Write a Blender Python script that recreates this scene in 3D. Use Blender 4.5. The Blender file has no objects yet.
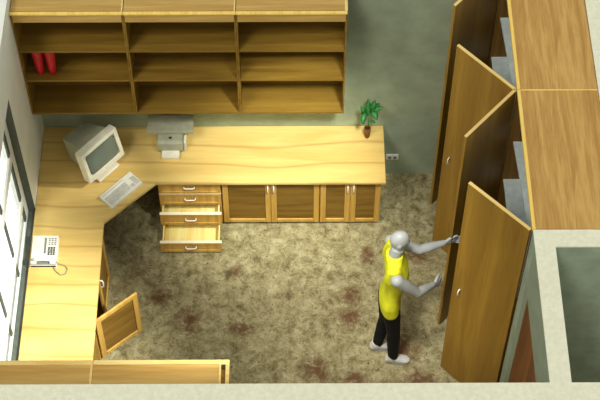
import bpy, bmesh, math, random
from mathutils import Vector, Matrix
random.seed(4)
scene = bpy.context.scene
COL = scene.collection
PI = math.pi

# ------------------------------------------------------------------ materials
def lin(c):
    r = []
    for v in c:
        v /= 255.0
        r.append(v / 12.92 if v <= .04045 else ((v + .055) / 1.055) ** 2.4)
    return (r[0], r[1], r[2], 1.0)

def new_mat(name, rough=.6, spec=.3):
    m = bpy.data.materials.new(name); m.use_nodes = True
    nt = m.node_tree; b = nt.nodes['Principled BSDF']
    b.inputs['Roughness'].default_value = rough
    b.inputs['Specular IOR Level'].default_value = spec
    return m, nt, b

def coords(nt, scale=(1, 1, 1), rot=(0, 0, 0)):
    tc = nt.nodes.new('ShaderNodeTexCoord'); mp = nt.nodes.new('ShaderNodeMapping')
    mp.inputs['Scale'].default_value = scale; mp.inputs['Rotation'].default_value = rot
    nt.links.new(tc.outputs['Object'], mp.inputs['Vector'])
    return mp.outputs['Vector']

def noise(nt, vec, scale, detail=4, dist=0, rough=.55):
    n = nt.nodes.new('ShaderNodeTexNoise')
    n.inputs['Scale'].default_value = scale; n.inputs['Detail'].default_value = detail
    n.inputs['Distortion'].default_value = dist; n.inputs['Roughness'].default_value = rough
    nt.links.new(vec, n.inputs['Vector'])
    return n.outputs['Fac']

def ramp(nt, fac, stops):
    r = nt.nodes.new('ShaderNodeValToRGB')
    el = r.color_ramp.elements
    while len(el) < len(stops): el.new(.5)
    for e, (p, c) in zip(el, stops):
        e.position = p; e.color = c
    nt.links.new(fac, r.inputs['Fac'])
    return r.outputs['Color']

def mix(nt, fac, a, b, mode='MIX'):
    m = nt.nodes.new('ShaderNodeMix'); m.data_type = 'RGBA'; m.blend_type = mode
    if isinstance(fac, (int, float)): m.inputs[0].default_value = fac
    else: nt.links.new(fac, m.inputs[0])
    for s, i in ((a, 6), (b, 7)):
        if isinstance(s, tuple): m.inputs[i].default_value = s
        else: nt.links.new(s, m.inputs[i])
    return m.outputs[2]

def bump(nt, b, fac, strength=.15, dist=.004):
    n = nt.nodes.new('ShaderNodeBump')
    n.inputs['Strength'].default_value = strength; n.inputs['Distance'].default_value = dist
    nt.links.new(fac, n.inputs['Height']); nt.links.new(n.outputs['Normal'], b.inputs['Normal'])

def wood(name, light, dark, axis='x', freq=1.0, rough=.5, spec=.3, lo=.36, hi=.66, streak=.35):
    m, nt, b = new_mat(name, rough, spec)
    al, ac = .32 * freq, 5.0 * freq
    sc = {'x': (al, ac, ac), 'y': (ac, al, ac), 'z': (ac, ac, al)}[axis]
    v = coords(nt, sc)
    f = noise(nt, v, 1.6, 5, 1.1, .5)
    c = ramp(nt, f, [(lo, lin(dark)), (.5, lin([(p + q) / 2 for p, q in zip(light, dark)])), (hi, lin(light))])
    sc2 = tuple(s * 7 for s in sc)
    f2 = noise(nt, coords(nt, sc2), 1.5, 3, .3)
    g = ramp(nt, f2, [(.38, (.72, .68, .6, 1)), (.55, (1, 1, 1, 1))])
    c = mix(nt, streak, c, g, 'MULTIPLY')
    nt.links.new(c, b.inputs['Base Color'])
    bump(nt, b, f2, .06, .002)
    return m

def plain(name, col, rough=.55, spec=.3, var=.06, scale=18, metal=0):
    m, nt, b = new_mat(name, rough, spec)
    f = noise(nt, coords(nt), scale, 4)
    k = [max(0, x * (1 - var)) for x in col]; l = [min(255, x * (1 + var)) for x in col]
    c = ramp(nt, f, [(.35, lin(k)), (.65, lin(l))])
    nt.links.new(c, b.inputs['Base Color'])
    b.inputs['Metallic'].default_value = metal
    return m

M = {}
def maple(name, light, dark, line, rough):
    m, nt, b = new_mat(name, rough, .4)
    base = ramp(nt, noise(nt, coords(nt, (.5, 2.6, 2.6)), 1.3, 4, .8, .5), [(.32, lin(dark)), (.62, lin(light))])
    wv = nt.nodes.new('ShaderNodeTexWave'); wv.wave_type = 'BANDS'; wv.bands_direction = 'Y'; wv.wave_profile = 'SIN'
    wv.inputs['Scale'].default_value = 1.5; wv.inputs['Distortion'].default_value = 5.5; wv.inputs['Detail'].default_value = 2.5
    wv.inputs['Detail Scale'].default_value = .7
    nt.links.new(coords(nt, (.42, 1, 1)), wv.inputs['Vector'])
    lf = ramp(nt, wv.outputs['Fac'], [(.0, (.45, .45, .45, 1)), (.03, (.16, .16, .16, 1)), (.10, (0, 0, 0, 1))])
    c = mix(nt, lf, base, lin(line))
    f2 = noise(nt, coords(nt, (3, 34, 34)), 1.5, 3, .3)
    c = mix(nt, .18, c, ramp(nt, f2, [(.38, (.74, .70, .6, 1)), (.55, (1, 1, 1, 1))]), 'MULTIPLY')
    nt.links.new(c, b.inputs['Base Color'])
    return m
M['maple'] = maple('pale_maple', (226, 196, 120), (208, 172, 94), (166, 122, 58), .4)
M['oak_frame'] = wood('oak_frame', (214, 172, 88), (190, 146, 66), 'z', 2.2, .5)
M['oak_panel'] = wood('dark_oak_panel', (146, 112, 44), (114, 82, 28), 'x', 2.0, .5, .25)
M['oak_shelf'] = wood('shelf_oak', (150, 118, 46), (122, 92, 31), 'x', 1.2, .55, .25)
M['oak_board'] = wood('shelf_top_oak', (206, 170, 98), (182, 140, 68), 'x', .9, .5)
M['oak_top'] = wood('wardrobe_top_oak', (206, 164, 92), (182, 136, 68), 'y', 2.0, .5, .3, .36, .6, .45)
M['edge'] = wood('maple_edging', (240, 212, 140), (226, 188, 108), 'x', 1.5, .4)
M['edge_gold'] = wood('golden_edging', (252, 220, 124), (242, 202, 98), 'y', 1.5, .4)
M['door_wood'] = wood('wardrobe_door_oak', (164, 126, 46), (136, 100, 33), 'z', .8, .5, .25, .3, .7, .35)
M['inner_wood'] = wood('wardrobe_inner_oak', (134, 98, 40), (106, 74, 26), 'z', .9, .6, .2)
M['red_door'] = wood('red_brown_door', (138, 80, 28), (108, 58, 18), 'z', .9, .5)
M['pale_edge'] = plain('pale_drawer_edge', (246, 238, 206), .4, .3, .02)
M['drawer'] = wood('drawer_maple', (250, 234, 156), (238, 212, 124), 'y', 1.3, .4)
M['white_paint'] = plain('white_wall_cap', (230, 228, 202), .8, .15, .025, 30)
M['left_wall'] = plain('off_white_wall', (240, 242, 230), .8, .15, .02, 3)
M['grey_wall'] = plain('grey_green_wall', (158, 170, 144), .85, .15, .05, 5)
M['grey_dark'] = plain('partition_grey_wall', (152, 163, 142), .85, .15, .06, 5)  # the partition's own wall grey
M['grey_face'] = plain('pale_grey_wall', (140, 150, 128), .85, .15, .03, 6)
M['frame_white'] = plain('white_window_frame', (236, 238, 230), .5, .3, .01)
M['recess_shade'] = plain('painted_window_shadow', (82, 88, 80), .6, .2, .05)  # dark grey standing in for shade on the window's recessed faces
M['white_plastic'] = plain('white_plastic', (224, 222, 208), .4, .4, .02)
M['beige'] = plain('beige_plastic', (228, 224, 202), .5, .35, .03)
M['greige'] = plain('grey_beige_plastic', (160, 160, 136), .5, .35, .04)
M['screen'] = plain('grey_green_screen', (104, 116, 104), .25, .5, .05, 4)
M['key_light'] = plain('pale_grey_keys', (204, 202, 190), .5, .3, .04)
M['key_grey'] = plain('grey_keys', (120, 122, 116), .5, .3, .05)
M['dark'] = plain('dark_plastic', (42, 44, 42), .5, .3, .05)
M['shelf_grey'] = plain('blue_grey_shelf', (206, 220, 216), .6, .3, .04)
M['handle'] = plain('white_handle', (240, 238, 228), .35, .5, .01)
M['chrome'] = plain('steel_hinge', (190, 190, 184), .35, .5, .02, 18, .8)
M['red'] = plain('red_glaze', (205, 12, 36), .4, .5, .08, 6)
M['terracotta'] = plain('brown_pot', (122, 74, 34), .6, .3, .1, 20)
M['soil'] = plain('potting_soil', (58, 42, 28), .9, .1, .2, 60)
M['leaf'] = plain('green_leaf', (50, 122, 58), .5, .4, .16, 14)
M['stem'] = plain('green_stem', (70, 118, 58), .6, .3, .1)
M['skin'] = plain('silver_grey_skin', (170, 173, 171), .42, .45, .02, 8)
M['yellow'] = plain('yellow_jersey', (208, 208, 40), .65, .25, .06, 9)
M['black'] = plain('black_trousers', (17, 17, 20), .75, .2, .2, 9)
M['shoe'] = plain('pale_grey_shoe', (206, 206, 202), .55, .35, .03)
M['sole'] = plain('grey_sole', (160, 160, 156), .7, .2, .03)
M['cord'] = plain('grey_cord', (150, 146, 120), .6, .3, .05)

# floor: worn stone with veins and rust blotches
def floor_material():
    m, nt, b = new_mat('stained_stone_floor', .62, .25)
    v = coords(nt)
    base = ramp(nt, noise(nt, v, 8.5, 9, .6, .74), [(.30, lin((80, 67, 42))), (.43, lin((146, 136, 97))), (.56, lin((172, 163, 123))), (.72, lin((198, 190, 153)))])
    fine = ramp(nt, noise(nt, v, 17, 6, .8, .7), [(.36, (.55, .50, .42, 1)), (.52, (1, 1, 1, 1))])
    c = mix(nt, .75, base, fine, 'MULTIPLY')
    # thin dark veins
    n2 = noise(nt, v, 7.5, 8, 1.0, .7)
    a = nt.nodes.new('ShaderNodeMath'); a.operation = 'SUBTRACT'; a.inputs[1].default_value = .5
    nt.links.new(n2, a.inputs[0])
    ab = nt.nodes.new('ShaderNodeMath'); ab.operation = 'ABSOLUTE'; nt.links.new(a.outputs[0], ab.inputs[0])
    vein = ramp(nt, ab.outputs[0], [(.0, (.36, .28, .19, 1)), (.016, (1, 1, 1, 1))])
    c = mix(nt, .7, c, vein, 'MULTIPLY')
    # dark pits
    pit = ramp(nt, noise(nt, v, 34, 3, .3, .6), [(.60, (0, 0, 0, 1)), (.70, (1, 1, 1, 1))])
    c = mix(nt, pit, c, lin((96, 76, 52)))
    # rust blotches, each with its own place on the slab
    tc = nt.nodes.new('ShaderNodeTexCoord')
    total = None
    for (x, y, r) in RUST:
        vm = nt.nodes.new('ShaderNodeVectorMath'); vm.operation = 'DISTANCE'
        nt.links.new(tc.outputs['Object'], vm.inputs[0]); vm.inputs[1].default_value = (x, y, 0)
        mr = nt.nodes.new('ShaderNodeMapRange')
        mr.inputs['From Min'].default_value = 0; mr.inputs['From Max'].default_value = r * 1.9
        mr.inputs['To Min'].default_value = 1; mr.inputs['To Max'].default_value = 0
        nt.links.new(vm.outputs['Value'], mr.inputs['Value'])
        if total is None: total = mr.outputs[0]
        else:
            mx = nt.nodes.new('ShaderNodeMath'); mx.operation = 'MAXIMUM'
            nt.links.new(total, mx.inputs[0]); nt.links.new(mr.outputs[0], mx.inputs[1]); total = mx.outputs[0]
    mu = nt.nodes.new('ShaderNodeMath'); mu.operation = 'MULTIPLY'
    nt.links.new(total, mu.inputs[0]); nt.links.new(noise(nt, v, 11, 9, .8, .8), mu.inputs[1])
    rf = ramp(nt, mu.outputs[0], [(.315, (0, 0, 0, 1)), (.47, (.9, .9, .9, 1))])
    c = mix(nt, rf, c, lin((96, 62, 36)))
    nt.links.new(c, b.inputs['Base Color'])
    bump(nt, b, noise(nt, v, 25, 5), .12, .004)
    return m

RUST = [(1.30, -1.58, .22), (1.78, -1.66, .17), (2.72, -1.55, .2), (2.72, -1.33, .16), (3.18, -1.86, .25), (2.42, -2.08, .26), (3.02, -2.3, .2),
        (1.05, -1.35, .16), (2.1, -2.45, .2), (3.3, -2.2, .26), (1.7, -1.05, .14), (2.35, -2.55, .2), (3.35, -.9, .2), (2.9, -.9, .14), (1.95, -2.9, .2), (2.75, -2.2, .2)]
M['floor'] = floor_material()

def glass_material():
    m = bpy.data.materials.new('window_glass'); m.use_nodes = True
    nt = m.node_tree; nt.nodes.clear()
    out = nt.nodes.new('ShaderNodeOutputMaterial'); mx = nt.nodes.new('ShaderNodeMixShader')
    t = nt.nodes.new('ShaderNodeBsdfTransparent'); g = nt.nodes.new('ShaderNodeBsdfGlossy')
    g.inputs['Roughness'].default_value = .03
    mx.inputs[0].default_value = .10
    nt.links.new(t.outputs[0], mx.inputs[1]); nt.links.new(g.outputs[0], mx.inputs[2])
    nt.links.new(mx.outputs[0], out.inputs[0])
    return m
M['glass'] = glass_material()

# ------------------------------------------------------------------ mesh helpers
class MB:
    def __init__(s): s.bm = bmesh.new()
    def box(s, x0, x1, y0, y1, z0, z1, bev=0.0, seg=1):
        r = bmesh.ops.create_cube(s.bm, size=1.0)
        vs = r['verts']
        for v in vs:
            v.co = Vector(((x0 + x1) / 2 + v.co.x * (x1 - x0), (y0 + y1) / 2 + v.co.y * (y1 - y0), (z0 + z1) / 2 + v.co.z * (z1 - z0)))
        if bev > 0:
            es = list({e for v in vs for e in v.link_edges})
            bmesh.ops.bevel(s.bm, geom=es, offset=bev, segments=seg, affect='EDGES', profile=.6)
        return s
    def prism(s, pts, z0, z1, bev=0.0):
        n = len(pts)
        a = [s.bm.verts.new((p[0], p[1], z0)) for p in pts]; b = [s.bm.verts.new((p[0], p[1], z1)) for p in pts]
        fs = [s.bm.faces.new(a[::-1]), s.bm.faces.new(b)]
        for i in range(n): fs.append(s.bm.faces.new((a[i], a[(i + 1) % n], b[(i + 1) % n], b[i])))
        bmesh.ops.recalc_face_normals(s.bm, faces=fs)
        if bev > 0:
            es = list({e for f in fs[:2] for e in f.edges})
            bmesh.ops.bevel(s.bm, geom=es, offset=bev, segments=2, affect='EDGES')
        return s
    def loft(s, rings, cap=True):
        R = [[s.bm.verts.new(p) for p in r] for r in rings]
        n = len(R[0]); fs = []
        for a, b in zip(R, R[1:]):
            for i in range(n): fs.append(s.bm.faces.new((a[i], a[(i + 1) % n], b[(i + 1) % n], b[i])))
        if cap:
            fs.append(s.bm.faces.new(R[0][::-1])); fs.append(s.bm.faces.new(R[-1]))
        bmesh.ops.recalc_face_normals(s.bm, faces=fs)
        return s
    def tube(s, path, rad, n=8, cap=True):
        path = [Vector(p) for p in path]
        rads = rad if isinstance(rad, (list, tuple)) else [rad] * len(path)
        rings = []; up = None
        for i, p in enumerate(path):
            d = (path[min(i + 1, len(path) - 1)] - path[max(i - 1, 0)]).normalized()
            if up is None: up = Vector((0, 0, 1)) if abs(d.z) < .9 else Vector((1, 0, 0))
            u = (up - d * up.dot(d)).normalized(); w = d.cross(u); up = u
            rings.append([p + (u * math.cos(2 * PI * k / n) + w * math.sin(2 * PI * k / n)) * rads[i] for k in range(n)])
        return s.loft(rings, cap)
    def lathe(s, prof, n=20, c=(0, 0)):
        return s.loft([[(c[0] + r * math.cos(2 * PI * k / n), c[1] + r * math.sin(2 * PI * k / n), z) for k in range(n)] for r, z in prof])
    def ell(s, c, r, n=16, m=10):
        rings = []
        for j in range(1, m):
            t = PI * j / m
            rings.append([(c[0] + r[0] * math.sin(t) * math.cos(2 * PI * k / n), c[1] + r[1] * math.sin(t) * math.sin(2 * PI * k / n), c[2] - r[2] * math.cos(t)) for k in range(n)])
        return s.loft(rings)
    def build(s, name, mat, parent=None, smooth=False, loc=None, rz=None):
        me = bpy.data.meshes.new(name); s.bm.to_mesh(me); s.bm.free()
        me.materials.append(mat)
        if smooth:
            for p in me.polygons: p.use_smooth = True
        o = bpy.data.objects.new(name, me); COL.objects.link(o)
        if parent: o.parent = parent
        if loc is not None: o.location = loc
        if rz is not None: o.rotation_euler = (0, 0, rz)
        return o

def tag(o, label, cat, group=None):
    o['label'] = label; o['category'] = cat
    if group: o['group'] = group
    return o
def thing(name, loc, label, cat, group=None, rz=0):
    o = bpy.data.objects.new(name, None); COL.objects.link(o)
    o.location = loc; o.rotation_euler = (0, 0, rz); o.empty_display_size = .1
    return tag(o, label, cat, group)
def struct(o): o['kind'] = 'structure'; return o

# ------------------------------------------------------------------ measures (metres; x right, y to the back wall, z up)
H = 2.72
WX0, WX1 = 3.912, 4.497           # wardrobe front / back
YJ, YE, YB = -1.195, -2.456, .09   # wardrobe joint, near end, far end
YF = -3.668                       # inner face of the front wall
DT = .74                          # worktop height

# ------------------------------------------------------------------ setting
struct(MB().box(-.2, 6.2, -4.2, .3, -.08, 0).build('floor', M['floor']))
mb = MB()
mb.box(-.16, 3.76, 0, .26, 0, H); mb.box(3.76, 4.52, .10, .26, 0, H); mb.box(4.52, 4.72, 0, .26, 0, H)
struct(mb.build('wall_back', M['grey_wall']))
WY0, WY1, WZ0, WZ1 = -.885, -3.58, .70, 2.24
mb = MB()
mb.box(-.16, 0, WY0, -.001, 0, H); mb.box(-.16, 0, YF + .001, WY1, 0, H)
mb.box(-.16, 0, WY1, WY0, 0, WZ0); mb.box(-.16, 0, WY1, WY0, WZ1, H)
struct(mb.build('wall_left', M['left_wall']))
struct(MB().box(4.515, 4.72, -2.459, -.001, 0, H).build('wall_right', M['white_paint']))
# partition behind the wardrobe's near end and down to the front wall: grey faces, white cap
PC = H - .012
mb = MB(); mb.box(WX0, 6.2, -2.598, -2.462, 0, PC)
struct(mb.build('wall_partition', M['grey_dark']))
DY0, DY1, DZ = -2.71, -3.58, 2.2
mb = MB()
mb.box(WX0, 4.053, DY0, -2.599, 0, PC); mb.box(WX0, 4.053, YF + .001, DY1, 0, PC); mb.box(WX0, 4.053, DY1, DY0, DZ, PC)
struct(mb.build('wall_side', M['grey_face']))
struct(MB().prism([(WX0 + .002, -2.46), (6.2, -2.46), (6.2, -2.602), (4.057, -2.602), (4.057, YF), (WX0 + .002, YF)], PC, H).build('trim_1', M['white_paint']))
struct(MB().box(-.16, 6.2, YF - .2, YF, 0, H).build('wall_front', M['white_paint']))
# door in the side wall
d = struct(MB().box(WX0 + .003, WX0 + .045, DY1 + .004, DY0 - .004, .004, DZ - .004).build('door_1', M['red_door']))
MB().tube([(WX0 + .003, DY1 + .09, 1.02), (WX0 - .035, DY1 + .09, 1.02), (WX0 - .035, DY1 + .2, 1.02)], .009).build('door_handle', M['chrome'], d, True)
# window: reveal and sill coloured dark as shade, white outer frame and transoms, mullions dark for their shaded sides, glass
win = struct(MB().box(-.158, -.10, WY1 + .002, WY0 - .002, WZ0, WZ0 + .02).build('window_1', M['frame_white']))
MB().box(-.062, -.001, WY0 - .012, WY0, WZ0, WZ1).build('reveal', M['recess_shade'], win)
MB().box(-.062, -.001, WY1, WY0 - .012, WZ0, WZ0 + .01).build('sill', M['recess_shade'], win)
fx0, fx1 = -.078, -.062
ya, yb = WY0 - .012, WY1 + .002
mb = MB()
mb.box(fx0, fx1, ya - .095, ya, WZ0 + .01, WZ1); mb.box(fx0, fx1, yb, yb + .06, WZ0 + .01, WZ1)
mb.box(fx0, fx1, yb + .06, ya - .095, WZ0 + .01, WZ0 + .05); mb.box(fx0, fx1, yb + .06, ya - .095, WZ1 - .05, WZ1)
mb.build('frame', M['frame_white'], win)
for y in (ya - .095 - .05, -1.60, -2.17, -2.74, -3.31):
    MB().box(fx0, fx1 - .001, y, y + (.05 if y > -1.2 else .036), WZ0 + .05, WZ1 - .05).build('mullion', M['recess_shade'], win)
for z in (.96, 1.58):
    MB().box(fx0, fx1 + .006, yb + .06, ya - .095, z, z + .09, .003).build('transom', M['frame_white'], win)
MB().box(fx0 - .006, fx0 - .001, yb, ya, WZ0 + .02, WZ1).build('pane', M['glass'], win)

# ------------------------------------------------------------------ worktop
WT = [(.002, -.002), (3.037, -.002), (3.037, -.632), (1.03, -.632), (.604, -1.045), (.604, YF + .003), (.002, YF + .003)]
tag(MB().prism(WT, DT - .03, DT, .004).build('worktop', M['maple']), 'long L-shaped pale maple worktop with a cut-off inner corner', 'worktop')

# ------------------------------------------------------------------ cabinet doors, handles
def pull(mb, a, b, out, r=.006):
    a, b, out = Vector(a), Vector(b), Vector(out)
    e = (b - a) * .18
    mb.tube([a, a + out * .7 + e * .15, a + out + e, b + out - e, b + out * .7 - e * .15, b], r, 8)
    return mb

BEV = .006
def panel_door(parent, loc, rz, w, h, hand, pulls=True, frame=None):
    """local: hinge at x=0, door runs to x=w (hand=1) or -w (hand=-1), face towards -y, bottom at z=0"""
    x0, x1 = (0, w) if hand > 0 else (-w, 0)
    s, t = .05, .02
    mb = MB()
    mb.box(x0, x0 + s, -t, 0, 0, h, .002); mb.box(x1 - s, x1, -t, 0, 0, h, .002)
    mb.box(x0 + s, x1 - s, -t, 0, 0, s, BEV); mb.box(x0 + s, x1 - s, -t, 0, h - s, h, .002)
    d = mb.build('door', M[frame or 'oak_frame'], parent, loc=loc, rz=rz)
    MB().box(x0 + s - .004, x1 - s + .004, -t + .011, -.003, s - .004, h - s + .004).build('door_panel', M['oak_panel'], d)
    if not pulls: return d
    hx = (x1 - .025) if hand > 0 else (x0 + .025)
    mb = MB(); pull(mb, (hx, -t, h - .16), (hx, -t, h - .06), (0, -.025, 0)); mb.build('handle', M['handle'], d, True)
    return d

def cab_body(root, w, dpt, z0, z1, name='body', plinth=True, mid=None):
    """local: x 0..w, back y=dpt, front y=0"""
    t = .018; mb = MB()
    mb.box(0, t, .0, dpt, z0, z1); mb.box(w - t, w, .0, dpt, z0, z1)
    mb.box(t, w - t, .0, dpt, z0, z0 + t); mb.box(t, w - t, 0, dpt, z1 - t, z1)
    mb.box(t, w - t, dpt - .01, dpt, z0 + t, z1 - t)
    if mid: mb.box(mid - t / 2, mid + t / 2, .002, dpt - .01, z0 + t, z1 - t)
    mb.box(.0, w, .03, .05, 0, z0)
    return mb.build(name, M['oak_frame'], root)

yc = -.56   # carcass front; faces stand 20 mm proud of it
cz0, cz1 = .05, .709
def base_cab(x0, x1, label):
    r = thing('base_cabinet', (x0, yc, 0), label, 'cabinet', 'base cabinets under the back worktop')
    w = x1 - x0
    cab_body(r, w, -yc - .006, cz0, cz1)
    dw = w / 2 - .004
    panel_door(r, (.003, -.001, .055), 0, dw, .645, 1)
    panel_door(r, (w - .003, -.001, .055), 0, dw, .645, -1)
    return r
base_cab(1.596, 2.462, 'wide two-door oak base cabinet beside the drawer unit')
base_cab(2.466, 3.008, 'narrow two-door oak base cabinet at the right end of the worktop')

# drawer unit
r = thing('drawer_unit', (1.033, yc, 0), 'four-drawer oak unit with its two lower drawers pulled out', 'drawer unit')
w = .556
cab_body(r, w, -yc - .006, .03, cz1)
zs = [(.522, .700), (.352, .518), (.186, .348), (.034, .182)]
for (z0, z1), p in zip(zs, (0, 0, .105, .30)):
    dpt = .5
    mb = MB()
    mb.box(.022, w - .022, 0, dpt, z0 + .018, z0 + .028)
    mb.box(.022, .034, 0, dpt, z0 + .018, z1 - .02); mb.box(w - .034, w - .022, 0, dpt, z0 + .018, z1 - .02)
    mb.box(.034, w - .034, dpt - .012, dpt, z0 + .018, z1 - .02)
    d = mb.build('drawer', M['drawer'], r, loc=(0, -p - .001, 0))
    s = .03
    mb = MB()
    mb.box(.004, w - .004, -.02, -.008, z0, z1 - .004)
    mb.box(.004, .004 + s, -.028, -.02, z0, z1 - .004); mb.box(w - .004 - s, w - .004, -.028, -.02, z0, z1 - .004)
    mb.box(.004 + s, w - .004 - s, -.028, -.02, z0, z0 + s); mb.box(.004 + s, w - .004 - s, -.028, -.02, z1 - s - .004, z1 - .004)
    mb.build('drawer_front', M['oak_frame'], d)
    MB().box(.002, w - .002, -.029, 0, z1 - .004, z1).build('top_edge', M['pale_edge'], d)
    mb = MB(); pull(mb, (w / 2 - .048, -.02, (z0 + z1) / 2 + .01), (w / 2 + .048, -.02, (z0 + z1) / 2 + .01), (0, -.028, 0), .006)
    mb.build('handle', M['handle'], d, True)

# cabinet under the left run: faces +x, near door swung open
fx = .573
r = thing('base_cabinet', (fx, -1.13, 0), 'oak base cabinet under the left worktop with one door swung open', 'cabinet', None, PI / 2)
# local x runs to +y in the world, local -y to +x in the world
L = .87
mb = MB(); t = .018
r.location = (fx, -1.13 - L, 0)
cab_body(r, L, fx - .008, cz0, cz1)
dw = .36
panel_door(r, (L - .003, -.001, .055), 0, .46, .645, -1)
od = panel_door(r, (.03, -.004, .055), math.radians(-50), .43, .61, 1, False)
for z in (.1, .5): MB().box(-.008, .03, -.001, .008, z - .03, z + .03, .002).build('hinge', M['chrome'], od)

# ------------------------------------------------------------------ wall shelf units
def shelf_unit(loc, rz, w, zs, h, dpt, label, group, right_end=False, slot=False, front_up=True):
    """local: x 0..w, front y=0, back y=dpt; zs = shelf levels above the bottom"""
    r = thing('wall_shelf', loc, label, 'shelf unit', group, rz)
    t = .012; top = h - .035
    mb = MB()
    mb.box(0, t, 0.002, dpt, 0, top); mb.box(w - t, w, .002, dpt, 0, top)
    mb.box(t, w - t, dpt - .01, dpt, 0, top)
    mb.box(t, w - t, .002, dpt - .01, 0, .022)
    mb.build('body', M['oak_shelf'], r)
    for z in zs:
        MB().box(t + .001, w - t - .001, .004, dpt - .011, z - .02, z).build('shelf', M['oak_shelf'], r)
        
    MB().box(t + .001, w - t - .001, .0, .018, h - .118, h - .021).build('fascia', M['oak_board'], r)
    if slot:
        MB().box(0.004, w - .07, .012, dpt, top, h - .006).build('top_panel', M['oak_board'], r)
        MB().box(w - .07, w - .058, .012, dpt, top, h).build('edge_strip', M['edge'], r)
        MB().box(w - .058, w - .02, .02, .05, top, h - .004).build('catch', M['dark'], r)
    else:
        MB().box(0.004, w - (.02 if right_end else .0), .019, dpt, top, h - .006).build('top_panel', M['oak_board'], r)
    MB().box(0, w, -.018, .012, h - .02, h, .004).build('edge_strip', M['edge_gold'], r)
    if right_end: MB().box(w - .02, w + .004, .0125, dpt, top, h, .002).build('edge_strip', M['edge'], r)
    else: MB().box(w - .012, w - .0005, .0125, dpt, top + .001, h - .0045).build('joint_strip', M['edge'], r)
    return r
zb, zt, sd = 1.318, 2.613, .32
lv = [1.774 - zb, 2.143 - zb]
xs = [0.004, .893, 1.781, 2.664]
names = ['left oak wall shelf beside the window wall, holding red vases', 'middle oak wall shelf hanging above the printer', 'right oak wall shelf ending by the bare grey wall']
for i in range(3):
    shelf_unit((xs[i], -sd, zb), 0, xs[i + 1] - xs[i] - .002, lv, zt - zb, sd - .003, names[i], 'wall shelves above the back worktop', i == 2)
# on the front wall, seen from behind: rz = 180 degrees
fz = 2.46; fyf = -3.348; ft = fz - zb
fxr = 1.79; fxj = .865
for (xa, xb, lab, sl) in ((fxj + .002, fxr, 'shelf unit on the front wall with an open slot at its right end', True), (.004, fxj, 'shorter shelf unit on the front wall in the window corner', False)):
    # mirrored build in world orientation: front towards +y
    r = thing('wall_shelf', (xa, fyf, zb), lab, 'shelf unit', 'wall shelves on the front wall')
    w = xb - xa; dpt = .316; t = .012; top = ft - .035
    mb = MB()
    mb.box(0, t, -dpt, -.002, 0, top); mb.box(w - t, w, -dpt, -.002, 0, top); mb.box(t, w - t, -dpt, -dpt + .01, 0, top); mb.box(t, w - t, -dpt + .01, -.002, 0, .022)
    mb.build('body', M['oak_shelf'], r)
    for z in lv: MB().box(t + .001, w - t - .001, -dpt + .011, -.004, z - .02, z).build('shelf', M['oak_shelf'], r)
    MB().box(t + .001, w - t - .001, -.018, 0, ft - .118, top - .001).build('fascia', M['oak_board'], r)
    if sl:
        MB().box(.0, w - .066, -dpt, -.03, top, ft - .006).build('top_panel', M['oak_board'], r)
        MB().box(w - .066, w - .052, -dpt, -.03, top, ft - .001).build('inner_strip', M['edge'], r)
        MB().box(w - .052, w - .022, -.06, -.032, top, ft - .01).build('catch', M['dark'], r)
        MB().box(w - .052, w - .022, -dpt, -.06, top, ft - .02).build('slot_floor', M['oak_panel'], r)
        MB().box(w - .022, w + .004, -dpt, -.0305, top, ft, .002).build('end_strip', M['edge'], r)
    else:
        MB().box(.0, w - .016, -dpt, -.03, top, ft - .006).build('top_panel', M['oak_board'], r)
        MB().box(w - .016, w, -dpt, -.0305, top, ft - .005).build('joint_strip', M['edge'], r)
    MB().box(0, w + (.004 if sl else 0), -.03, .006, top, ft, .003).build('edge_strip', M['edge'], r)

# red vases
def vase(loc, label):
    mb = MB()
    mb.lathe([(.024, 0), (.029, .01), (.037, .08), (.042, .2), (.046, .28), (.047, .315), (.042, .315), (.036, .2), (.02, .06)], 20)
    tag(mb.build('vase', M['red'], None, True, loc), label, 'vase', 'red vases on the left wall shelf')
vase((.132, -.235, 1.775), 'glossy red tapered vase on shelf, nearer the window wall')
vase((.234, -.235, 1.775), 'glossy red tapered vase on shelf, further from the window wall')

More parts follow.
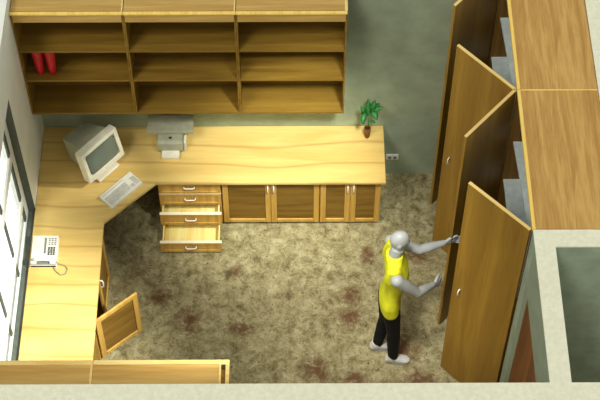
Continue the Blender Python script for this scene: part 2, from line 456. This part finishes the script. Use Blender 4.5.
# ------------------------------------------------------------------ wardrobes
def wardrobe(y0, y1, label, doorspec, taper):
    """y0 near end, y1 far end"""
    r = thing('wardrobe', (WX0, y0, 0), label, 'wardrobe', 'wardrobes along the right wall')
    w = y1 - y0; dp = WX1 - WX0; t = .02
    mb = MB()
    mb.box(.0, dp, 0.001, t, 0, H - .03); mb.box(.0, dp, w - t, w - .001, 0, H - .03)
    mb.box(dp - .012, dp, t, w - t, 0, H - .03); mb.box(.0, dp - .012, t, w - t, 0, .06)
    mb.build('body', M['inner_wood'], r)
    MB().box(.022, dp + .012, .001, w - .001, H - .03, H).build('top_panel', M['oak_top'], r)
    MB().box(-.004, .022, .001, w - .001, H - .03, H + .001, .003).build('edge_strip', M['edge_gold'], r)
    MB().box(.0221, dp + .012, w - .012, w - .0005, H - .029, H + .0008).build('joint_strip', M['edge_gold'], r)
    for (xa, xb, z) in taper:
        MB().prism([(xa, w - t - .001), (xb, t + .001), (dp - .013, t + .001), (dp - .013, w - t - .001)], z - .02, z).build('shelf', M['shelf_grey'], r)
    for (hy, ex, ey) in doorspec:
        L = math.hypot(ex, ey); sgn = 1 if ey > 0 else -1
        # local: hinge at origin, door along +x, outer face at +y*sgn side
        a = math.atan2(ey, -ex)
        th = .022
        oy = (0, th) if sgn > 0 else (-th, 0)
        mb = MB(); mb.box(0.004, L, oy[0], oy[1], .02, H - .008)
        d = mb.build('door', M['door_wood'], r, loc=(-.006, hy, 0), rz=a)
        MB().box(.004, L, oy[0] - .0005, oy[1] + .0005, H - .008, H, ).build('edge_band', M['edge'], d)
        out = 1 if sgn > 0 else -1
        fy = th if sgn > 0 else -th
        mb = MB(); pull(mb, (L - .075, fy, 1.28), (L - .075, fy, 1.36), (0, .022 * out, 0), .006); mb.build('handle', M['handle'], d, True)
    return r
w2 = YJ - YE; w1 = YB - YJ
# door spec: hinge y (local), reach towards the room, reach along y
wardrobe(YE, YJ - .001, 'near oak wardrobe, its left-hand door pushed open by the person', [(.004, .405, .412), (w2 - .006, .405, -.4434)], [(.035, .11, 2.1), (.012, .03, 1.6)])
wardrobe(YJ, YB, 'far oak wardrobe by the grey back wall, both doors open', [(.004, .405, .4434), (w1 - .006, .405, -.4434)], [(.035, .11, 2.1), (.012, .03, 1.6)])

# ------------------------------------------------------------------ things on the worktop
# CRT monitor
ang = math.radians(49)
mid = Vector(((.465 + .739) / 2, (-.68 - .346) / 2, DT))
r = thing('computer_monitor', mid, 'beige tube monitor turned diagonally in the worktop corner', 'monitor', None, ang)
tilt = math.radians(12)
T = Matrix.Translation((0, 0, .06)) @ Matrix.Rotation(-tilt, 4, 'X')
def tilted(mb): bmesh.ops.transform(mb.bm, matrix=T, verts=mb.bm.verts[:]); return mb
hw, hh = .213, .335
mb = MB()
b = .04
mb.box(-hw, hw, 0.004, .07, 0, hh, .008, 2)
mb.box(-hw, -hw + b, -.012, .006, 0, hh, .004); mb.box(hw - b, hw, -.012, .006, 0, hh, .004)
mb.box(-hw + b - .004, hw - b + .004, -.012, .006, 0, b + .015, .003); mb.box(-hw + b - .004, hw - b + .004, -.012, .006, hh - b, hh, .003)
tilted(mb).build('bezel', M['beige'], r)
mb = MB()
rings = []
for y, x, z0, z1 in ((.068, .16, .03, .34), (.14, .14, .03, .335), (.33, .125, .05, .30)):
    rings.append([(-x, y, z0), (x, y, z0), (x, y, z1), (-x, y, z1)])
mb.loft(rings)
tilted(mb).build('tube_housing', M['greige'], r)
mb = MB(); rings = []
for k, y in ((1.0, -.001), (.92, -.006), (.6, -.011)):
    rr = []
    sx, sz = (hw - b + .002) * k, (hh / 2 - b + .0) * k
    for i in range(24):
        a_ = 2 * PI * i / 24; cx, cz = math.cos(a_), math.sin(a_)
        q = (abs(cx) ** 6 + abs(cz) ** 6) ** (-1 / 6)
        rr.append((cx * q * sx, y, hh / 2 + .006 + cz * q * sz))
    rings.append(rr)
mb.loft(rings); tilted(mb).build('screen', M['screen'], r, True)
mb = MB(); mb.box(-.09, .09, .03, .2, .02, .085, .01); mb.box(-.125, .125, -.03, .22, 0, .024, .006)
mb.build('stand', M['beige'], r)

# keyboard
kc = (.733, -.71, DT); ka = math.radians(47.5)
r = thing('keyboard', kc, 'white computer keyboard lying diagonally before the monitor', 'keyboard', None, ka)
mb = MB(); mb.loft([[(-.185, -.082, 0), (.185, -.082, 0), (.185, .082, 0), (-.185, .082, 0)], [(-.183, -.08, .012), (.183, -.08, .012), (.183, .08, .026), (-.183, .08, .026)]])
mb.build('case', M['white_plastic'], r)
def keys(name, x0, x1, y0, y1, nx, ny):
    mb = MB(); dx, dy = (x1 - x0) / nx, (y1 - y0) / ny
    for i in range(nx):
        for j in range(ny):
            xa, ya = x0 + i * dx, y0 + j * dy
            z = .012 + (ya + .08) / .16 * .014
            mb.box(xa + .0012, xa + dx - .0012, ya + .0012, ya + dy - .0012, z - .002, z + .006)
    mb.build(name, M['key_light'], r)
keys('letter_keys', -.17, .075, -.055, .035, 14, 5)
keys('arrow_keys', .085, .12, -.055, -.02, 3, 2)
keys('number_keys', .13, .175, -.055, .035, 4, 5)
keys('function_keys', -.17, .075, .052, .066, 12, 1)

# printer
r = thing('printer', (1.148, -.02, DT), 'grey desktop printer with wide hood against the back wall', 'printer')
mb = MB(); mb.loft([[(-.105, -.27, 0), (.105, -.27, 0), (.105, -.015, 0), (-.105, -.015, 0)], [(-.112, -.29, .05), (.112, -.29, .05), (.112, -.015, .05), (-.112, -.015, .05)], [(-.115, -.285, .13), (.115, -.285, .13), (.115, -.015, .16), (-.115, -.015, .16)], [(-.105, -.26, .15), (.105, -.26, .15), (.105, -.03, .17), (-.105, -.03, .17)]])
mb.build('body', M['greige'], r)
MB().box(-.203, .203, -.20, -.012, .168, .205, .006, 2).build('hood', M['greige'], r)
MB().box(.1155, .14, -.26, -.08, .0, .12, .006, 2).build('side_cover', M['beige'], r)
mb = MB(); mb.box(-.078, .078, -.365, -.25, .03, .042, .003); mb.box(-.078, .078, -.365, -.357, .042, .056, .002); mb.box(-.07, .07, -.35, -.34, 0, .03)
mb.build('output_tray', M['beige'], r)
MB().box(-.012, .012, -.24, -.222, .15, .162, .002).build('button', M['dark'], r)

# telephone
r = thing('telephone', (.128, -1.352, DT), 'white desk telephone with handset by the window', 'telephone')
mb = MB(); mb.loft([[(-.113, -.145, 0), (.113, -.145, 0), (.113, .148, 0), (-.113, .148, 0)], [(-.108, -.14, .03), (.108, -.14, .03), (.108, .143, .05), (-.108, .143, .05)]])
mb.build('base', M['white_plastic'], r)
def zt_(y): return .03 + (y + .14) / .283 * .02
mb = MB()
for i in range(3):
    for j in range(4):
        x, y = .03 + i * .022, -.045 + j * .02
        mb.box(x, x + .015, y, y + .013, zt_(y) - .002, zt_(y) + .006)
mb.build('keypad', M['dark'], r)
mb = MB()
for i in range(3):
    for j in range(4):
        x, y = .03 + i * .025, .055 + j * .018
        mb.box(x, x + .014, y, y + .008, zt_(y) - .002, zt_(y) + .004)
mb.build('memory_keys', M['key_grey'], r)
mb = MB(); mb.loft([[(-.004, -.03, zt_(-.03)), (.012, -.03, zt_(-.03)), (.012, .12, zt_(.12)), (-.004, .12, zt_(.12))], [(-.004, -.03, zt_(-.03) + .003), (.012, -.03, zt_(-.03) + .003), (.012, .12, zt_(.12) + .003), (-.004, .12, zt_(.12) + .003)]])
mb.build('display_strip', M['key_grey'], r)
mb = MB(); y = -.115
mb.box(-.105, -.055, y - .024, y + .024, .034, .062, .008, 2); mb.box(.055, .105, y - .024, y + .024, .034, .062, .008, 2)
mb.tube([(-.08, y, .062), (-.05, y, .078), (0, y, .082), (.05, y, .078), (.08, y, .062)], .016, 10)
mb.build('handset', M['white_plastic'], r, True)
MB().box(-.107, .107, -.1385, -.083, .028, .0385, .002).build('cradle', M['key_grey'], r)
MB().box(-.105, .105, -.1455, -.1435, .004, .024).build('front_strip', M['dark'], r)
path = []
P0 = [(.10, -.115, .045), (.14, -.12, .012), (.18, -.135, .006), (.205, -.17, .006), (.19, -.215, .006), (.15, -.225, .006), (.11, -.19, .006), (.085, -.146, .012)]
for i in range(len(P0) - 1):
    for k in range(8):
        q = Vector(P0[i]).lerp(Vector(P0[i + 1]), k / 8)
        path.append((q.x + .003 * math.cos(k * PI / 1.0), q.y + .003 * math.sin(k * PI / 2), max(q.z, .005) + .001))
mb = MB(); mb.tube(path, .0035, 6); mb.build('cord', M['cord'], r, True)

# plant
r = thing('potted_plant', (2.887, -.135, DT), 'small green plant in a brown pot on the worktop end', 'plant')
mb = MB(); mb.lathe([(.014, 0), (.019, .006), (.027, .05), (.031, .10), (.030, .135), (.025, .14), (.025, .128)], 18); mb.build('pot', M['terracotta'], r, True)
MB().lathe([(.001, .12), (.0255, .122), (.0255, .129), (.001, .131)], 14).build('soil', M['soil'], r)
def leaf(base, tip, wd, sag=.02):
    base, tip = Vector(base), Vector(tip); dv = tip - base
    side = dv.cross(Vector((0, -.6, .8))).normalized()
    up = side.cross(dv).normalized()
    if up.z < 0: up = -up
    mb = MB(); n = 8; rows = []
    for i in range(n + 1):
        t_ = i / n; c = base + dv * t_ + up * (sag * 4 * t_ * (1 - t_))
        ww = wd * math.sin(PI * min(1, t_ * .93 + .05)) ** .8
        rows.append([c - side * ww + up * .006, c + up * .0, c + side * ww + up * .006, c - up * .0015])
    mb.loft(rows); mb.build('leaf', M['leaf'], r, True)
mb = MB()
mb.tube([(0, 0, .12), (.003, 0, .22), (0, .004, .32)], .006, 6)
fork = [((0, .004, .32), (-.035, 0, .36)), ((0, .004, .32), (.03, .01, .38)), ((.002, 0, .22), (.03, -.005, .235))]
for a_, c_ in fork: mb.tube([a_, [(p + q) / 2 for p, q in zip(a_, c_)], c_], .004, 6)
mb.build('stem', M['stem'], r, True)
for a_, c_, wd in [((-.035, 0, .36), (-.075, -.01, .46), .030), ((-.035, 0, .36), (-.055, -.09, .30), .03), ((0, .004, .32), (-.005, .05, .49), .034), ((.03, .01, .38), (.055, .03, .50), .032),
                   ((.03, .01, .38), (.125, -.01, .44), .030), ((.03, .01, .38), (.075, -.07, .34), .034), ((.0, .004, .32), (-.065, .02, .34), .026), ((.02, -.005, .235), (.07, -.02, .24), .018), ((.03, .01, .38), (.10, .05, .42), .03)]:
    leaf(a_, c_, wd * .85)

# wall outlet
r = thing('wall_outlet', (3.14, 0, .275), 'white double wall outlet just right of the worktop end', 'outlet')
MB().box(-.058, .058, -.016, -.0005, -.036, .038, .004).build('plate', M['frame_white'], r)
for x in (-.024, .024):
    mb = MB(); mb.lathe([(.016, -.004), (.016, .004)], 16)
    bmesh.ops.transform(mb.bm, matrix=Matrix.Translation((x, -.017, 0)) @ Matrix.Rotation(PI / 2, 4, 'X'), verts=mb.bm.verts[:])
    mb.build('socket', M['key_grey'], r)

# ------------------------------------------------------------------ person
def ring(c, a, b, ux, uy, n=18, e=2.0):
    out = []
    for k in range(n):
        t_ = 2 * PI * k / n; cx, sx = math.cos(t_), math.sin(t_)
        q = (abs(cx) ** e + abs(sx) ** e) ** (-1 / e)
        out.append(Vector(c) + ux * (a * cx * q) + uy * (b * sx * q))
    return out
def remesh(mb, name, mat, parent, vox, it=6):
    o = mb.build(name + '_source', mat)
    md = o.modifiers.new('r', 'REMESH'); md.mode = 'VOXEL'; md.voxel_size = vox; md.use_smooth_shade = True
    sm = o.modifiers.new('s', 'SMOOTH'); sm.factor = .5; sm.iterations = it
    dg = bpy.context.evaluated_depsgraph_get()
    me = bpy.data.meshes.new_from_object(o.evaluated_get(dg))
    me.name = name
    old = o.data; bpy.data.objects.remove(o); bpy.data.meshes.remove(old)
    for p in me.polygons: p.use_smooth = True
    me.materials.clear(); me.materials.append(mat)
    q = bpy.data.objects.new(name, me); COL.objects.link(q); q.parent = parent
    return q
BASE = Vector((3.02, -1.92, 0))
pr = thing('person', BASE, 'bald grey-skinned person in a yellow tank top reaching to the wardrobe door', 'person')
def W(x, y, z): return Vector((x, y, z)) - BASE
X, Y, Z = Vector((1, 0, 0)), Vector((0, 1, 0)), Vector((0, 0, 1))
# torso sections: z, centre x, half depth (x), half width (y)
TOR = [(.84, 3.020, .068, .130), (.90, 3.016, .080, .157), (.97, 3.014, .080, .155), (1.06, 3.024, .068, .135), (1.13, 3.034, .063, .130), (1.22, 3.046, .074, .143),
       (1.32, 3.052, .087, .160), (1.40, 3.044, .086, .168), (1.47, 3.028, .076, .166), (1.53, 3.020, .058, .136), (1.565, 3.020, .048, .08)]
def torso(mb, g=0, z0=0, z1=9, yc=-1.918):
    mb.loft([ring(W(cx, yc, z), a + g, b + g, X, Y, 24, 2.3) for z, cx, a, b in TOR if z0 <= z <= z1])
LS, LE, LWr, LT = W(3.005, -1.735, 1.49), W(3.235, -1.755, 1.385), W(3.445, -1.655, 1.335), W(3.548, -1.60, 1.312)
RS, RE, RWr, RT = W(3.035, -2.105, 1.485), W(3.213, -2.055, 1.22), W(3.36, -1.895, 1.085), W(3.43, -1.815, 1.01)
def limb(mb, pts, rads, n=14, sub=5):
    path, rr = [], []
    for i in range(len(pts) - 1):
        for k in range(sub):
            t_ = k / sub; path.append(pts[i].lerp(pts[i + 1], t_)); rr.append(rads[i] + (rads[i + 1] - rads[i]) * t_)
    path.append(pts[-1]); rr.append(rads[-1]); mb.tube(path, rr, n)
    mb.ell(pts[0], (rads[0],) * 3, 12, 8)
def arm(mb, S, E_, Wr, Tp, palm_side, thumb_up):
    limb(mb, [S, S.lerp(E_, .35), E_], [.052, .05, .037]); mb.ell(E_, (.038,) * 3, 12, 8)
    limb(mb, [E_, E_.lerp(Wr, .3), Wr], [.038, .041, .025])
    d_ = (Tp - Wr).normalized(); L_ = .185
    up = (thumb_up - d_ * thumb_up.dot(d_)).normalized()         # across the palm, towards the thumb
    nn = d_.cross(up).normalized() * palm_side                   # out of the palm
    pl = L_ * .5
    mb.loft([ring(Wr + d_ * (pl * k), .024 + .016 * min(1, k * 1.4), .014 + .001 * k, up, nn, 14, 2.6) for k in (-.15, 0, .3, .6, .85, 1.0)])
    for i, (fl, off) in enumerate(((.078, .030), (.088, .010), (.082, -.011), (.064, -.031))):
        a_ = Wr + d_ * (pl * .86) + up * off * .95
        sp = up * (off * .25)
        f1 = a_ + d_ * fl * .5 + sp * .5 + nn * .004
        f2 = f1 + d_ * fl * .32 + nn * .012 + sp * .3
        f3 = f2 + d_ * fl * .2 + nn * .014
        mb.tube([a_, f1, f2, f3], [.0098, .0092, .0085, .0068], 8)
    a_ = Wr + d_ * (pl * .25) + up * .024
    mb.tube([a_, a_ + d_ * .03 + up * .028 + nn * .006, a_ + d_ * .058 + up * .04 + nn * .012, a_ + d_ * .08 + up * .043 + nn * .016], [.014, .0125, .011, .008], 8)
mb = MB()
torso(mb, 0, .84, 1.6)
mb.tube([W(3.014, -1.918, 1.50), W(3.026, -1.916, 1.58), W(3.045, -1.912, 1.66)], [.066, .054, .052], 16)
hc = W(3.046, -1.908, 1.75)
# head: face towards +x, lowered a little
hd = MB()
hd.ell((0, 0, .022), (.093, .076, .105), 20, 14)
hd.loft([ring(Vector((.028 + .01 * k, 0, -.02 - .1 * k)), .07 - .028 * k, .064 - .024 * k, X, Y, 18) for k in (0, .35, .7, 1.0, 1.12)])
hd.loft([ring(Vector((.084 + .02 * math.sin(k * 2.2), 0, .02 - .055 * k)), .009 + .007 * k, .007 + .010 * k, X, Y, 10) for k in (0, .35, .7, .9, 1.0)])
for s_ in (-1, 1):
    hd.ell((.077, s_ * .03, .018), (.014, .017, .010), 10, 8)      # eyes
    hd.ell((.074, s_ * .031, .034), (.013, .024, .008), 10, 8)     # brows
    hd.ell((-.005, s_ * .078, .0), (.022, .010, .032), 10, 8)      # ears
hd.ell((.083, 0, -.058), (.009, .023, .006), 12, 8); hd.ell((.081, 0, -.069), (.009, .02, .006), 12, 8)
bmesh.ops.transform(hd.bm, matrix=Matrix.Translation(hc) @ Matrix.Scale(.83, 4) @ Matrix.Rotation(math.radians(14), 4, 'Y') @ Matrix.Rotation(math.radians(6), 4, 'Z'), verts=hd.bm.verts[:])
tmp = bpy.data.meshes.new('tmp'); hd.bm.to_mesh(tmp); hd.bm.free(); mb.bm.from_mesh(tmp); bpy.data.meshes.remove(tmp)
arm(mb, LS, LE, LWr, LT, 1, Z); arm(mb, RS, RE, RWr, RT, -1, (Z + Y * .3))
LH, LK, LA = W(3.000, -1.845, .90), W(3.002, -1.852, .50), W(2.950, -1.865, .10)
RH, RK, RA = W(3.020, -1.995, .90), W(3.062, -2.0, .50), W(3.078, -1.995, .10)
for h_, k_, a_ in ((LH, LK, LA), (RH, RK, RA)):
    limb(mb, [h_, h_.lerp(k_, .4), k_], [.072, .066, .048]); mb.ell(k_, (.049,) * 3, 12, 8)
    limb(mb, [k_, k_.lerp(a_, .3), a_], [.048, .050, .032])
    limb(mb, [a_, a_ + Vector((.03, 0, -.05)), a_ + Vector((.10, 0, -.07))], [.034, .034, .022])
remesh(mb, 'body', M['skin'], pr, .0058, 3)
# tank top
mb = MB()
T2 = [(.815, 3.024, .074, .150), (.835, 3.022, .082, .162), (.865, 3.020, .088, .168)] + [(z, cx, a + .010, b + .010) for z, cx, a, b in TOR[1:10]] + [(1.565, 3.02, .072, .088), (1.585, 3.024, .063, .068)]
mb.loft([ring(W(cx, -1.918, z), a, b, X, Y, 28, 2.3) for z, cx, a, b in T2])
for S, yy in ((LS, -1.79), (RS, -2.045)):
    mb.loft([ring(W(3.016, yy, z), a, .052, X, Y, 14) for z, a in ((1.38, .084), (1.46, .076), (1.52, .060), (1.55, .040))])
remesh(mb, 'tank_top', M['yellow'], pr, .008, 5)
# trousers
mb = MB()
mb.loft([ring(W(3.003, -1.918, z), a, b, X, Y, 20, 2.3) for z, a, b in ((.82, .070, .146), (.92, .072, .148), (.97, .070, .146))])
for h_, k_, a_ in ((LH, LK, LA), (RH, RK, RA)):
    limb(mb, [h_, h_.lerp(k_, .4), k_], [.078, .073, .056]); mb.ell(k_, (.058,) * 3, 12, 8)
    limb(mb, [k_, k_.lerp(a_, .3), a_ + Vector((0, 0, -.012))], [.057, .057, .045])
remesh(mb, 'trousers', M['black'], pr, .008, 4)
# shoes
for a_, ya in ((LA, math.radians(6)), (RA, math.radians(-2))):
    R_ = Matrix.Translation((a_.x, a_.y, 0)) @ Matrix.Rotation(ya, 4, 'Z')
    mb = MB()
    mb.loft([ring(Vector((x, 0, z)), w_, h_, Y, Z, 14, 2.4) for x, z, w_, h_ in ((-.065, .05, .026, .03), (-.052, .055, .034, .04), (-.01, .06, .039, .048), (.04, .054, .040, .04), (.085, .042, .043, .028), (.125, .036, .038, .02), (.148, .032, .018, .012))])
    mb.tube([(-.012, 0, .07), (-.004, 0, .118)], [.047, .045], 14)
    bmesh.ops.transform(mb.bm, matrix=R_, verts=mb.bm.verts[:])
    sh = remesh(mb, 'shoe', M['shoe'], pr, .006, 4)
    mb = MB(); n = 20; pts = []
    for k in range(n):
        t_ = 2 * PI * k / n; x = .042 + .108 * math.cos(t_); w_ = .040 + .008 * math.cos(t_)
        pts.append((x, w_ * math.sin(t_)))
    mb.prism(pts, .0, .02)
    bmesh.ops.transform(mb.bm, matrix=R_, verts=mb.bm.verts[:]); mb.build('sole', M['sole'], sh)

# ------------------------------------------------------------------ light
wd = bpy.data.worlds.new('World'); scene.world = wd; wd.use_nodes = True
nt = wd.node_tree; bg = nt.nodes['Background']
tc = nt.nodes.new('ShaderNodeTexCoord'); sp = nt.nodes.new('ShaderNodeSeparateXYZ')
nt.links.new(tc.outputs['Generated'], sp.inputs[0])
c = ramp(nt, sp.outputs['Z'], [(0.0, (1.9, 1.95, 1.9, 1)), (.03, (.60, .62, .58, 1))])
nt.links.new(c, bg.inputs['Color']); bg.inputs['Strength'].default_value = 1.0

def area(name, loc, target, size, power, col=(1, 1, 1)):
    l = bpy.data.lights.new(name, 'AREA'); l.shape = 'DISK'; l.size = size; l.energy = power; l.color = col
    o = bpy.data.objects.new(name, l); COL.objects.link(o); o.location = loc
    o.rotation_euler = (Vector(target) - Vector(loc)).to_track_quat('-Z', 'Y').to_euler(); return o
def spot(name, loc, target, power, deg, blend, rad, col):
    l = bpy.data.lights.new(name, 'SPOT'); l.energy = power; l.spot_size = math.radians(deg); l.spot_blend = blend; l.shadow_soft_size = rad; l.color = col
    o = bpy.data.objects.new(name, l); COL.objects.link(o); o.location = loc
    o.rotation_euler = (Vector(target) - Vector(loc)).to_track_quat('-Z', 'Y').to_euler(); return o
spot('worktop_fill_spot', (3.2, -2.6, 5.2), (2.2, -.5, .74), 1600, 27, 1.0, .25, (.97, 1, .90))  # added spot without a fixture, makes the bright pool on the back worktop
spot('window_side_fill_spot', (3.05, -3.0, 3.9), (.2, -2.4, .9), 1900, 41, 1.0, .2, (.98, 1, .93))  # added to brighten the left worktop and window wall, no lamp hangs here
spot('monitor_fill_spot', (2.6, -.55, 2.5), (.68, -.55, .93), 220, 17, 1.0, .06, (1, .99, .9))  # extra narrow spot put in to light the monitor bezel
spot('wardrobe_side_fill_spot', (2.5, -3.1, 5.6), (3.05, -1.95, 0), 800, 31, 1.0, .3, (1, .97, .88))  # added overhead spot, fills the floor at the right
l = bpy.data.lights.new('sun', 'SUN'); l.energy = 1.2; l.angle = math.radians(14); l.color = (1, .97, .9)
o = bpy.data.objects.new('sun', l); COL.objects.link(o)
o.rotation_euler = Vector((.33, .47, -.82)).to_track_quat('-Z', 'Y').to_euler()

# ------------------------------------------------------------------ camera
cam = bpy.data.cameras.new('camera'); co = bpy.data.objects.new('camera', cam); COL.objects.link(co)
cam.sensor_width = 36; cam.lens = 1550.43 / 600 * 36; cam.clip_end = 100
pit, yaw, rol = -.9604, .0051, .0007
fw = Vector((math.sin(yaw) * math.cos(pit), math.cos(yaw) * math.cos(pit), math.sin(pit)))
rt = Vector((math.cos(yaw), -math.sin(yaw), 0)); up = rt.cross(fw)
Rv = rt * math.cos(rol) + up * math.sin(rol); Uv = up * math.cos(rol) - rt * math.sin(rol)
m = Matrix((Rv, Uv, -fw)).transposed().to_4x4(); m.translation = (2.2475, -8.5126, 11.7454)
co.matrix_world = m
scene.camera = co
vs = scene.view_settings
vs.view_transform = 'Standard'; vs.look = 'None'; vs.gamma = 1; vs.use_curve_mapping = False; vs.exposure = 0.0
